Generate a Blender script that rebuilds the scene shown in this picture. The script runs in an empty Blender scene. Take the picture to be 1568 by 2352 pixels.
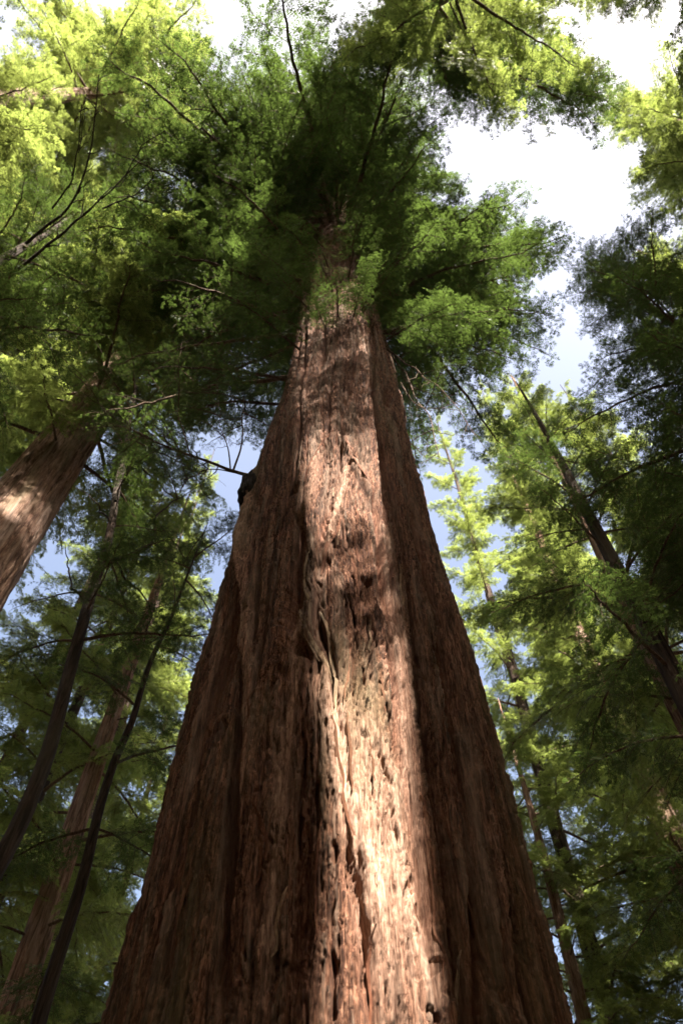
import bpy, math, random
import numpy as np
from mathutils import Vector, Matrix

random.seed(7)
rng = np.random.default_rng(7)
sc = bpy.context.scene
COL = sc.collection

# ------------------------------------------------------------------ camera
EYE = np.array([0.0, 0.0, 1.6])
PITCH = math.radians(61.0)
ROLL = math.atan2(14, 1020)
cam_data = bpy.data.cameras.new('camera')
cam = bpy.data.objects.new('camera', cam_data)
COL.objects.link(cam)
cam_data.sensor_fit = 'VERTICAL'
cam_data.sensor_height = 36.0
cam_data.lens = 28.0
cam_data.clip_start = 0.05
cam_data.clip_end = 3000
fw = np.array([0, math.cos(PITCH), math.sin(PITCH)])
r0 = np.array([1.0, 0, 0]); u0 = np.cross(r0, fw)
RT = r0 * math.cos(ROLL) - u0 * math.sin(ROLL)
UP = np.cross(RT, fw)
cam.matrix_world = Matrix(((RT[0], UP[0], -fw[0], EYE[0]), (RT[1], UP[1], -fw[1], EYE[1]),
                           (RT[2], UP[2], -fw[2], EYE[2]), (0, 0, 0, 1)))
cam_data.dof.use_dof = True
cam_data.dof.focus_distance = 8.2
cam_data.dof.aperture_fstop = 1.8
sc.camera = cam

# ------------------------------------------------------------------ sky, sun, exposure
SUN_EL = math.radians(47.0)
SUN_PHI = math.radians(21.0)          # to the right of straight behind the camera
sun_dir = Vector((math.sin(SUN_PHI) * math.cos(SUN_EL), -math.cos(SUN_PHI) * math.cos(SUN_EL), math.sin(SUN_EL)))
world = bpy.data.worlds.new('World'); sc.world = world; world.use_nodes = True
nt = world.node_tree
for n in list(nt.nodes): nt.nodes.remove(n)
sky = nt.nodes.new('ShaderNodeTexSky'); sky.sky_type = 'NISHITA'; sky.sun_disc = False
sky.sun_elevation = SUN_EL
sky.sun_rotation = math.atan2(sun_dir.x, sun_dir.y)
sky.altitude = 0; sky.air_density = 1.0; sky.dust_density = 10.0; sky.ozone_density = 0.0
bg = nt.nodes.new('ShaderNodeBackground'); bg.inputs['Strength'].default_value = 0.058
wo = nt.nodes.new('ShaderNodeOutputWorld')
nt.links.new(sky.outputs[0], bg.inputs[0]); nt.links.new(bg.outputs[0], wo.inputs[0])
sl = bpy.data.lights.new('sun', 'SUN'); sl.energy = 5.0; sl.angle = math.radians(0.53); sl.color = (1.0, 0.91, 0.79)
sun = bpy.data.objects.new('sun', sl); COL.objects.link(sun)
sun.rotation_euler = (-sun_dir).to_track_quat('-Z', 'Y').to_euler()
sc.view_settings.view_transform = 'Standard'
sc.view_settings.look = 'None'
sc.view_settings.gamma = 1.0
sc.view_settings.use_curve_mapping = False
sc.view_settings.exposure = 3.1
sc.cycles.use_denoising = True
sc.cycles.max_bounces = 10
sc.cycles.transmission_bounces = 6
sc.cycles.diffuse_bounces = 4

# ------------------------------------------------------------------ picture <-> place
F, CX, CY = 1829.0, 784.0, 1176.0     # the photograph measured at 1568 x 2352
def ray(px, py):
    d = fw + RT * (px - CX) / F + UP * (CY - py) / F
    return d / np.linalg.norm(d)
def at(px, py, D):
    """the point seen at a place in the photograph, D metres away along the ground"""
    d = ray(px, py)
    return EYE + d * (D / math.hypot(d[0], d[1]))
def at_r(px, py, dist):
    return EYE + ray(px, py) * dist
def proj(P):
    v = np.asarray(P) - EYE
    w = v @ fw
    w = np.where(w < 1e-3, 1e-3, w)
    return CX + F * (v @ RT) / w, CY - F * (v @ UP) / w, v @ fw
def in_poly(x, y, poly):
    ins = False
    for i in range(len(poly)):
        x1, y1 = poly[i]; x2, y2 = poly[i - 1]
        if (y1 > y) != (y2 > y) and x < (x2 - x1) * (y - y1) / (y2 - y1) + x1:
            ins = not ins
    return ins

# ------------------------------------------------------------------ noise (gradient noise in numpy)
PERM = np.random.default_rng(3).permutation(4096).astype(np.int64)
GRAD = np.random.default_rng(4).normal(size=(4096, 3)); GRAD /= np.linalg.norm(GRAD, axis=1)[:, None]
def perlin(x, y, z):
    x = np.asarray(x, float); y = np.asarray(y, float); z = np.asarray(z, float)
    x, y, z = np.broadcast_arrays(x, y, z)
    xi = np.floor(x).astype(np.int64); yi = np.floor(y).astype(np.int64); zi = np.floor(z).astype(np.int64)
    xf = x - xi; yf = y - yi; zf = z - zi
    sx = xf * xf * xf * (xf * (xf * 6 - 15) + 10); sy = yf * yf * yf * (yf * (yf * 6 - 15) + 10); sz = zf * zf * zf * (zf * (zf * 6 - 15) + 10)
    def g(a, b, c):
        h = PERM[(PERM[(PERM[(xi + a) & 4095] + yi + b) & 4095] + zi + c) & 4095]
        G = GRAD[h]
        return G[..., 0] * (xf - a) + G[..., 1] * (yf - b) + G[..., 2] * (zf - c)
    x00 = g(0, 0, 0) * (1 - sx) + g(1, 0, 0) * sx; x10 = g(0, 1, 0) * (1 - sx) + g(1, 1, 0) * sx
    x01 = g(0, 0, 1) * (1 - sx) + g(1, 0, 1) * sx; x11 = g(0, 1, 1) * (1 - sx) + g(1, 1, 1) * sx
    return 1.5 * ((x00 * (1 - sy) + x10 * sy) * (1 - sz) + (x01 * (1 - sy) + x11 * sy) * sz)
def sstep(a, b, x):
    t = np.clip((x - a) / (b - a), 0, 1); return t * t * (3 - 2 * t)

# ------------------------------------------------------------------ mesh helpers
def mesh_np(name, V, Q, smooth=True, tri=None, attrs=None):
    """V (n,3), Q (m,4) quads (a quad whose last index is -1 is a triangle)"""
    V = np.asarray(V, np.float32); Q = np.asarray(Q, np.int64)
    me = bpy.data.meshes.new(name)
    me.vertices.add(len(V)); me.vertices.foreach_set('co', V.ravel())
    n = Q.shape[1]
    me.loops.add(len(Q) * n); me.loops.foreach_set('vertex_index', Q.ravel().astype(np.int32))
    me.polygons.add(len(Q))
    me.polygons.foreach_set('loop_start', np.arange(0, len(Q) * n, n, dtype=np.int32))
    me.polygons.foreach_set('loop_total', np.full(len(Q), n, np.int32))
    if smooth: me.polygons.foreach_set('use_smooth', np.ones(len(Q), bool))
    for k, a in (attrs or {}).items():
        at_ = me.attributes.new(k, 'FLOAT', 'POINT'); at_.data.foreach_set('value', np.asarray(a, np.float32).ravel())
    me.update(calc_edges=True)
    return me
def link(name, me, mat, parent=None, **props):
    o = bpy.data.objects.new(name, me); COL.objects.link(o)
    if mat is not None and me is not None and not me.materials: me.materials.append(mat)
    if parent is not None: o.parent = parent
    for k, v in props.items(): o[k] = v
    return o
def empty(name, loc, label, cat, group=None):
    o = bpy.data.objects.new(name, None); COL.objects.link(o); o.location = loc
    o['label'] = label; o['category'] = cat
    if group: o['group'] = group
    return o

def tube_np(P, R, n=6, cap=True):
    """tube through points P with radii R -> V, Q"""
    P = np.asarray(P, float); R = np.asarray(R, float); m = len(P)
    T = np.gradient(P, axis=0); T /= np.linalg.norm(T, axis=1)[:, None] + 1e-9
    ref = np.array([0, 0, 1.0]) if abs(T[:, 2]).mean() < 0.8 else np.array([1.0, 0, 0])
    A = np.cross(T, ref); A /= np.linalg.norm(A, axis=1)[:, None] + 1e-9
    B = np.cross(T, A)
    a = np.linspace(0, 2 * np.pi, n, endpoint=False)
    V = P[:, None] + R[:, None, None] * (A[:, None] * np.cos(a)[None, :, None] + B[:, None] * np.sin(a)[None, :, None])
    i = np.arange(m - 1)[:, None] * n; j = np.arange(n)[None]
    Q = np.stack([i + j, i + (j + 1) % n, i + n + (j + 1) % n, i + n + j], -1).reshape(-1, 4)
    V = V.reshape(-1, 3)
    return V, Q
class Pile:
    def __init__(s): s.V = []; s.Q = []; s.n = 0
    def add(s, V, Q): s.V.append(V); s.Q.append(np.asarray(Q) + s.n); s.n += len(V)
    def mesh(s, name, smooth=True): return mesh_np(name, np.concatenate(s.V), np.concatenate(s.Q), smooth)

# ------------------------------------------------------------------ materials
def new_mat(name):
    m = bpy.data.materials.new(name); m.use_nodes = True
    nt = m.node_tree
    for n in list(nt.nodes): nt.nodes.remove(n)
    return m, nt, nt.nodes, nt.links
def noise_node(N, L, vec, scale, detail=4, rough=0.6, dist=0.0):
    n = N.new('ShaderNodeTexNoise'); n.inputs['Scale'].default_value = scale; n.inputs['Detail'].default_value = detail
    n.inputs['Roughness'].default_value = rough; n.inputs['Distortion'].default_value = dist
    L.new(vec, n.inputs['Vector']); return n
def ramp(N, L, fac, stops):
    r = N.new('ShaderNodeValToRGB'); cr = r.color_ramp
    while len(cr.elements) < len(stops): cr.elements.new(0.5)
    for e, (p, c) in zip(cr.elements, stops): e.position = p; e.color = (*c, 1)
    L.new(fac, r.inputs[0]); return r
def mix(N, L, fac, a, b, mode='MIX'):
    m = N.new('ShaderNodeMix'); m.data_type = 'RGBA'; m.blend_type = mode
    for s, v in ((m.inputs[0], fac), (m.inputs[6], a), (m.inputs[7], b)):
        if isinstance(v, bpy.types.NodeSocket): L.new(v, s)
        elif isinstance(v, tuple): s.default_value = (*v, 1)
        else: s.default_value = v
    return m.outputs[2]
def mapping(N, L, vec, scale, loc=(0, 0, 0)):
    m = N.new('ShaderNodeMapping'); m.inputs['Scale'].default_value = scale; m.inputs['Location'].default_value = loc
    L.new(vec, m.inputs['Vector']); return m.outputs[0]

def bark_material(name, deep, mid, pale, grey, moss, bump=0.6, use_relief=False, coarse=1.0):
    m, nt, N, L = new_mat(name)
    tc = N.new('ShaderNodeTexCoord').outputs['Object']
    fib = noise_node(N, L, mapping(N, L, tc, (46 * coarse, 46 * coarse, 4.4 * coarse)), 1.0, 8, 0.76, 0.8)
    str_ = noise_node(N, L, mapping(N, L, tc, (7 * coarse, 7 * coarse, .45 * coarse)), 1.0, 4, 0.6, 0.6)
    big = noise_node(N, L, mapping(N, L, tc, (1.2, 1.2, .25)), 1.0, 3, 0.55)
    base = ramp(N, L, fib.outputs[0], [(0.40, deep), (0.5, mid), (0.61, pale)]).outputs[0]
    g = ramp(N, L, str_.outputs[0], [(0.46, (0, 0, 0)), (0.66, (1, 1, 1))]).outputs[0]
    base = mix(N, L, g, base, mix(N, L, 0.65, base, grey))
    strand = noise_node(N, L, mapping(N, L, tc, (21 * coarse, 21 * coarse, 1.5 * coarse)), 1.0, 4, 0.6, 0.5)
    base = mix(N, L, 1.0, base, ramp(N, L, strand.outputs[0], [(0.38, (.38, .34, .32)), (0.52, (1, 1, 1))]).outputs[0], 'MULTIPLY')
    ms = ramp(N, L, big.outputs[0], [(0.52, (0, 0, 0)), (0.7, (.6, .6, .6))]).outputs[0]
    base = mix(N, L, ms, base, moss)
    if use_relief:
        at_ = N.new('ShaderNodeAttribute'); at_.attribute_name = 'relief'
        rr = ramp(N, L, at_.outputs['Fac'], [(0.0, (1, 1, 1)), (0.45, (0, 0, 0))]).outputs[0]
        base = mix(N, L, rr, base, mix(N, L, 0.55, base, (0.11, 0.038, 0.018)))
        a2 = N.new('ShaderNodeAttribute'); a2.attribute_name = 'worn_lit'
        base = mix(N, L, a2.outputs['Fac'], base, ramp(N, L, fib.outputs[0], [(0.40, (0.15, 0.075, 0.045)), (0.49, (0.33, 0.20, 0.14)), (0.60, (0.50, 0.35, 0.265))]).outputs[0])  # smooth worn bark, its colour also paled to brighten the sunlit strip
    p = N.new('ShaderNodeBsdfPrincipled'); p.inputs['Roughness'].default_value = 0.9
    p.inputs['Specular IOR Level'].default_value = 0.15
    L.new(base, p.inputs['Base Color'])
    b1 = N.new('ShaderNodeBump'); b1.inputs['Strength'].default_value = bump; b1.inputs['Distance'].default_value = 0.055 / coarse
    L.new(fib.outputs[0], b1.inputs['Height'])
    b2 = N.new('ShaderNodeBump'); b2.inputs['Strength'].default_value = bump; b2.inputs['Distance'].default_value = 0.05 / coarse
    L.new(str_.outputs[0], b2.inputs['Height']); L.new(b1.outputs[0], b2.inputs['Normal'])
    L.new(b2.outputs[0], p.inputs['Normal'])
    o = N.new('ShaderNodeOutputMaterial'); L.new(p.outputs[0], o.inputs[0])
    return m

def leaf_material(name, dark, light, trans, tfac=0.45):
    m, nt, N, L = new_mat(name)
    tc = N.new('ShaderNodeTexCoord').outputs['Object']
    n1 = noise_node(N, L, tc, 1.6, 3, 0.6)
    oi = N.new('ShaderNodeObjectInfo').outputs['Random']
    at_ = N.new('ShaderNodeAttribute'); at_.attribute_name = 'leaf'
    f = N.new('ShaderNodeMath'); f.operation = 'MULTIPLY_ADD'; L.new(n1.outputs[0], f.inputs[0]); f.inputs[1].default_value = 0.9
    g = N.new('ShaderNodeMath'); g.operation = 'MULTIPLY_ADD'; L.new(oi, g.inputs[0]); g.inputs[1].default_value = 0.5; g.inputs[2].default_value = -0.4
    L.new(g.outputs[0], f.inputs[2])
    h = N.new('ShaderNodeMath'); h.operation = 'MULTIPLY_ADD'; L.new(at_.outputs['Fac'], h.inputs[0]); h.inputs[1].default_value = 0.45
    L.new(f.outputs[0], h.inputs[2]); h.use_clamp = True
    col = mix(N, L, h.outputs[0], dark, light)
    # a few twigs have browned
    br = N.new('ShaderNodeMath'); br.operation = 'GREATER_THAN'; L.new(at_.outputs['Fac'], br.inputs[0]); br.inputs[1].default_value = 0.97
    col = mix(N, L, br.outputs[0], col, (0.12, 0.055, 0.02))
    d = N.new('ShaderNodeBsdfPrincipled'); d.inputs['Roughness'].default_value = 0.55; d.inputs['Specular IOR Level'].default_value = 0.3
    L.new(col, d.inputs['Base Color'])
    t = N.new('ShaderNodeBsdfTranslucent')
    L.new(mix(N, L, h.outputs[0], tuple(c * .6 for c in trans), trans), t.inputs['Color'])
    ms = N.new('ShaderNodeMixShader'); ms.inputs[0].default_value = tfac
    L.new(d.outputs[0], ms.inputs[1]); L.new(t.outputs[0], ms.inputs[2])
    o = N.new('ShaderNodeOutputMaterial'); L.new(ms.outputs[0], o.inputs[0])
    return m

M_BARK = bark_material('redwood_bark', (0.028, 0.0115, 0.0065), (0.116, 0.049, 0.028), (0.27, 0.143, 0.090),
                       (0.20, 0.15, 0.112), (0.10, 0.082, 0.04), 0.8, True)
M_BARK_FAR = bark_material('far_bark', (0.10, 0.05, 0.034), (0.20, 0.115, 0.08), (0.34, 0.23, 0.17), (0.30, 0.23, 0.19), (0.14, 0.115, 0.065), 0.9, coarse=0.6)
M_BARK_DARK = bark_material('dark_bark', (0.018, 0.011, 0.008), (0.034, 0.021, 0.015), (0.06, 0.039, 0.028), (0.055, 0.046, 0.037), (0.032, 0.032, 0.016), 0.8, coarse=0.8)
M_TWIG = bark_material('limb_bark', (0.035, 0.02, 0.013), (0.075, 0.045, 0.03), (0.13, 0.085, 0.06), (0.12, 0.095, 0.07), (0.07, 0.065, 0.03), 0.5)
M_LEAF = leaf_material('redwood_leaf', (0.015, 0.032, 0.011), (0.045, 0.076, 0.022), (0.095, 0.15, 0.03), 0.38)
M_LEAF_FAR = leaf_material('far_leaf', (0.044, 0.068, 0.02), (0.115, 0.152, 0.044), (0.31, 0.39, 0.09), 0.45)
M_SILHOUETTE = bark_material('silhouette_knot', (0.008, 0.006, 0.005), (0.016, 0.012, 0.01), (0.03, 0.022, 0.018), (0.03, 0.025, 0.02), (0.02, 0.016, 0.012), 1.0)  # near-black colour that paints the knot as a silhouette
M_STRIP = bark_material('pale_strip', (0.09, 0.05, 0.03), (0.20, 0.12, 0.075), (0.33, 0.23, 0.15), (0.26, 0.21, 0.155), (0.17, 0.14, 0.08), 0.6)

# ------------------------------------------------------------------ ground
def build_ground():
    s = np.concatenate([-np.geomspace(1500, 1, 40), [0], np.geomspace(1, 1500, 40)])
    X, Y = np.meshgrid(s, s)
    Z = 0.25 * perlin(X * .12, Y * .12, 0.5) + 0.06 * perlin(X * .7, Y * .7, 3.5)
    Z *= np.exp(-(np.hypot(X, Y) / 400) ** 2)
    Z = Z - 0.05
    n = len(s); i = np.arange(n - 1)[:, None] * n + np.arange(n - 1)[None]
    Q = np.stack([i, i + 1, i + n + 1, i + n], -1).reshape(-1, 4)
    m, nt, N, L = new_mat('needle_duff')
    tc = N.new('ShaderNodeTexCoord').outputs['Object']
    a = noise_node(N, L, tc, 6, 6, .7); b = noise_node(N, L, tc, .35, 4, .6)
    c = ramp(N, L, a.outputs[0], [(.3, (.05, .028, .016)), (.55, (.14, .08, .045)), (.75, (.22, .14, .085))]).outputs[0]
    g = ramp(N, L, b.outputs[0], [(.5, (0, 0, 0)), (.62, (1, 1, 1))]).outputs[0]
    c = mix(N, L, g, c, (.06, .08, .025))
    p = N.new('ShaderNodeBsdfPrincipled'); p.inputs['Roughness'].default_value = .95; L.new(c, p.inputs['Base Color'])
    bu = N.new('ShaderNodeBump'); bu.inputs['Distance'].default_value = .05; L.new(a.outputs[0], bu.inputs['Height']); L.new(bu.outputs[0], p.inputs['Normal'])
    o = N.new('ShaderNodeOutputMaterial'); L.new(p.outputs[0], o.inputs[0])
    g = link('ground', mesh_np('ground', np.stack([X, Y, Z], -1).reshape(-1, 3), Q), m)
    g['kind'] = 'structure'
build_ground()

# ------------------------------------------------------------------ the great redwood
D_MAIN = 6.0
MAIN = np.array([-0.075, D_MAIN, 0.0])
PZ = np.array([0, 1.0, 2.5, 4.0, 5.4, 6.2, 7.2, 7.8, 8.5, 9.4, 10.35, 11.5, 13.0, 14.8, 17.0, 20.1, 24.2, 28.9, 38, 50, 62])
PR = np.array([2.15, 1.86, 1.66, 1.58, 1.56, 1.54, 1.54, 1.53, 1.52, 1.49, 1.44, 1.38, 1.36, 1.28, 1.21, 1.13, 1.05, .94, .68, .36, .08])
PX = np.interp(PZ, [5.4, 6.7, 9.4, 10.3, 14.8, 17, 20, 24, 28.9], [-.09, -.06, -.11, -.11, -.06, .03, .04, -.01, -.06]) + 0.075

# theta: 0 faces the camera (-Y), positive to the right (+X)
def front_grid():
    n_f, n_b = 560, 70
    t = np.concatenate([np.linspace(-1.75, 1.75, n_f, endpoint=False), np.linspace(1.75, 2 * math.pi - 1.75, n_b, endpoint=False)])
    z = [0.0]
    while z[-1] < 62:
        zz = z[-1]
        sl = math.hypot(4.5, max(zz - 1.6, 0))
        dz = 0.06 if zz < 2.6 else 0.013 * (sl / 5.5) ** 1.6
        z.append(zz + min(dz, 0.5))
    return t, np.array(z)
TH, ZZ = front_grid()
# pixel -> (theta, z) on the undisturbed trunk surface
def on_trunk(px, py):
    d = ray(px, py)
    z = 8.0
    for _ in range(60):
        r = np.interp(z, PZ, PR); cx = MAIN[0] + np.interp(z, PZ, PX); cy = MAIN[1]
        a = d[0] ** 2 + d[1] ** 2; b = -2 * (d[0] * cx + d[1] * cy); c = cx * cx + cy * cy - r * r
        disc = b * b - 4 * a * c
        t = (-b - math.sqrt(disc)) / (2 * a) if disc > 0 else -b / (2 * a)
        z = 0.5 * z + 0.5 * (EYE[2] + d[2] * t)
    P = EYE + d * t
    return math.atan2(P[0] - cx, -(P[1] - cy)), z
def path_tz(pts):
    return np.array([on_trunk(*p) for p in pts])

def seg_dist(U, Z, path, rad=1.5):
    """signed arc distance (m) from a path theta(z), and whether inside its z span"""
    p = path[np.argsort(path[:, 1])]
    th = np.interp(Z, p[:, 1], p[:, 0])
    return (U - th) * rad, p[0, 1], p[-1, 1]

def trunk_relief(T, Z):
    """height (m) of the bark above the mean surface, plus colour attributes"""
    r = np.interp(Z, PZ, PR)
    # bark fibres lean a little and weave: warp the angle
    wv = 0.06 * perlin(1.3 * np.cos(T) + 5, 1.3 * np.sin(T), Z * .20) + 0.02 * perlin(4 * np.cos(T), 4 * np.sin(T) + 9, Z * .7)
    A = T + wv
    rr = 1.45
    x, y = rr * np.sin(A), rr * np.cos(A)
    mid = np.exp(-((T - 0.10 - 0.012 * (9 - Z)) / 0.36) ** 2)       # the flaky central panel
    flute = 0.10 * perlin(x * 1.15, y * 1.15, Z * .05 + 2.2) + 0.05 * perlin(x * 2.6 + 7, y * 2.6, Z * .09)
    p1 = perlin(x * 4.0 + 3, y * 4.0, Z * .13)
    g1 = np.clip(np.abs(p1) * 3.6, 0, 1) ** .6                         # flat ridges with narrow fissures
    p2 = perlin(x * 9.0, y * 9.0 + 11, Z * .42)
    g2 = np.clip(np.abs(p2) * 3.2, 0, 1) ** .6
    sl = 0.22 * perlin(x * 1.4 + 1, y * 1.4, Z * .45) + 0.05 * perlin(x * 5 + 1, y * 5, Z * 1.5)
    x3, y3 = rr * np.sin(A + sl), rr * np.cos(A + sl)
    p3 = perlin(x3 * 20, y3 * 20, Z * 1.6 + 4)
    g3 = np.clip(np.abs(p3) * 3.6, 0, 1) ** .55
    g4 = np.clip(np.abs(perlin(x3 * 38, y3 * 38 + 4, Z * 3.2)) * 3.0, 0, 1) ** .6
    g5 = np.clip(np.abs(perlin(x3 * 66, y3 * 66 + 4, Z * 9.5)) * 2.6, 0, 1)
    lump = perlin(x * 9 + 4, y * 9, Z * 3.0)
    h = flute + 0.22 * (g1 - .85) * (1 - .6 * mid) + 0.065 * (g2 - .8) * (1 - .4 * mid) + (0.020 + .010 * mid) * (g3 - .75) + (0.020 + .008 * mid) * (g4 - .6) + 0.016 * (g5 - .5) + .008 * lump
    # small pits and slits where the bark has scaled off
    ph = perlin(x3 * 44 + 2, y3 * 44, Z * 4.2) + .15 * perlin(x3 * 75, y3 * 75, Z * 9) + .22 * perlin(x * 3, y * 3 + 5, Z * .8)
    pit = sstep(.42, .52, ph) * (0.3 + .7 * mid)
    ph2 = perlin(x3 * 15 + 6, y3 * 15, Z * 1.0) + .22 * perlin(x3 * 60, y3 * 60 + 5, Z * 9) + .25 * perlin(x * 2, y * 2 + 8, Z * .5)
    pit2 = sstep(.62, .70, ph2) * (0.3 + .7 * mid)
    h = h - 0.05 * pit - .05 * pit2
    worn_lit = np.zeros_like(h)
    # grooves and ribs seen in the photograph (paths in picture coordinates)
    def groove(pts, w, depth, fade=.5):
        nonlocal h
        d, z0, z1 = seg_dist(T, Z, path_tz(pts))
        d = d + 0.05 * perlin(Z * 1.3, pts[0][0] * .01, 0.5) + 0.02 * perlin(Z * 5, 3.3, pts[0][0] * .01)
        k = sstep(z0 - fade * .2, z0 + fade, Z) * (1 - sstep(z1 - fade, z1 + fade * .2, Z))
        ww = w * (1 + .5 * perlin(Z * 1.9, pts[0][1] * .01, 1.5))
        h = h - depth * k * np.exp(-(d / ww) ** 2)
    def slits(pts, w, depth, seed):
        # a broken line of narrow slits
        nonlocal h
        d, z0, z1 = seg_dist(T, Z, path_tz(pts))
        d = d + .05 * perlin(Z * 2.1, seed, .5) + .02 * perlin(Z * 7, seed, 3.5)
        k = (Z > z0) * (Z < z1) * sstep(.0, .25, perlin(Z * 3.2, seed * 2.3, 1.5))
        h = h - depth * k * np.exp(-(d / (w * (1 + .6 * perlin(Z * 6, seed, 7.5)))) ** 2)
    def rib(pts, w, height, fade=.5, wear_lit=0.0):
        nonlocal h, worn_lit
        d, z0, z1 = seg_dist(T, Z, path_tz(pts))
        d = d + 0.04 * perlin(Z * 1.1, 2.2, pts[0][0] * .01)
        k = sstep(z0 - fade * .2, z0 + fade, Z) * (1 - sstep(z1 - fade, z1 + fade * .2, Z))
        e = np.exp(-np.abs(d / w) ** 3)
        h = h * (1 - .6 * wear_lit * k * e) + height * k * e
        worn_lit = np.maximum(worn_lit, wear_lit * k * e)
    groove([(688, 1180), (676, 1500), (640, 1900), (610, 2330)], .07, .16)
    groove([(600, 1120), (560, 1400), (545, 1700), (520, 2330)], .06, .12)
    groove([(735, 1370), (775, 1650), (800, 1880), (850, 2300)], .045, .17)
    groove([(860, 1120), (880, 1320), (925, 1700), (990, 2200)], .07, .14)
    groove([(905, 950), (960, 1250), (1060, 1800), (1130, 2300)], .06, .12)
    groove([(780, 1170), (800, 1260)], .035, .14, .3)
    groove([(500, 1480), (420, 1900), (370, 2300)], .06, .10)
    rib([(572, 1060), (565, 1400), (580, 1700), (585, 1900)], .07, .10, .8, .25)
    rib([(690, 1370), (672, 1560), (650, 1750), (600, 2300)], .045, .07, .6, .45)
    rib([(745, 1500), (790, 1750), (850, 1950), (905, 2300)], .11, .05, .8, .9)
    rib([(815, 1560), (872, 1800), (930, 2050), (975, 2330)], .17, .02, .8, .55)  # smooth pale ridge, widened so its colour brightens the sunlit strip
    rib([(770, 985), (730, 1060), (700, 1200)], .07, .10, .4, .35)
    rib([(775, 985), (810, 1060), (855, 1150)], .06, .10, .4, .35)
    rib([(795, 1060), (770, 1180), (740, 1290)], .05, .07, .4, .6)
    rib([(905, 1350), (940, 1600), (975, 1900), (1010, 2300)], .09, .04, .8, .2)
    rib([(1000, 1330), (1080, 1700), (1150, 2200)], .10, .06, .8, .1)
    slits([(800, 1330), (830, 1480), (862, 1640), (900, 1830), (960, 2100)], .011, .10, 1.7)
    slits([(835, 1330), (870, 1480), (900, 1620), (930, 1780), (960, 1950)], .010, .09, 5.1)
    slits([(745, 1640), (752, 1760), (762, 1900), (770, 2100), (765, 2300)], .014, .10, 9.3)
    slits([(725, 1720), (730, 1850), (722, 2000)], .015, .10, 12.9)
    slits([(760, 1060), (745, 1130), (735, 1200)], .014, .08, 15.3)
    slits([(800, 1170), (815, 1250), (850, 1330)], .014, .09, 18.1)
    # sockets of lost branches
    def hole(px, py, w, hz, depth):
        nonlocal h
        t, z = on_trunk(px, py)
        h = h + 0.05 * np.exp(-(((T - t) * 1.45 / (w * 1.9)) ** 2 + ((Z - z) / (hz * 1.9)) ** 2)) \
              - (depth + .05) * np.exp(-(((T - t) * 1.45 / w) ** 2 + ((Z - z) / hz) ** 2))
    hole(692, 1470, .07, .11, .22); hole(680, 1125, .05, .14, .16); hole(848, 1320, .035, .06, .10); hole(520, 1660, .05, .08, .10)
    hole(562, 1385, .04, .09, .10); hole(965, 1585, .03, .05, .08); hole(865, 1690, .025, .12, .08)
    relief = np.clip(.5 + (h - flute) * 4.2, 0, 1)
    return h * np.clip(r / 1.1, .25, 1), relief, worn_lit
TT, ZG = np.meshgrid(TH, ZZ)
HH, REL, WORN_LIT = trunk_relief(TT, ZG)
RR = np.interp(ZG, PZ, PR) + HH
# buttress roots at the foot
RR = RR + 0.22 * np.exp(-ZG / .9) * (1 + np.sin(TT * 7 + 1.3 * np.sin(TT * 2)))
def trunk_point(t, z, off=0.0):
    """a point on the finished bark"""
    t = (t + 1.75) % (2 * math.pi) - 1.75
    j = np.clip(np.searchsorted(TH, t), 0, len(TH) - 1); i = np.clip(np.searchsorted(ZZ, z), 0, len(ZZ) - 1)
    r = RR[i, j] + off
    return np.array([np.interp(z, PZ, PX) + r * math.sin(t), -r * math.cos(t), z])
redwood = empty('redwood_tree', MAIN, 'giant redwood in the middle with a sunlit strip down its fissured brown trunk', 'tree')
def build_trunk():
    X = np.interp(ZG, PZ, PX) + RR * np.sin(TT); Y = -RR * np.cos(TT)
    n = len(TH); m = len(ZZ)
    i = np.arange(m - 1)[:, None] * n; j = np.arange(n)[None]
    Q = np.stack([i + j, i + (j + 1) % n, i + n + (j + 1) % n, i + n + j], -1).reshape(-1, 4)
    me = mesh_np('trunk', np.stack([X, Y, ZG - .1], -1).reshape(-1, 3), Q, True, attrs={'relief': REL, 'worn_lit': WORN_LIT})
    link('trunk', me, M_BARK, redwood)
    print('trunk quads', len(Q))
build_trunk()

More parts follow.
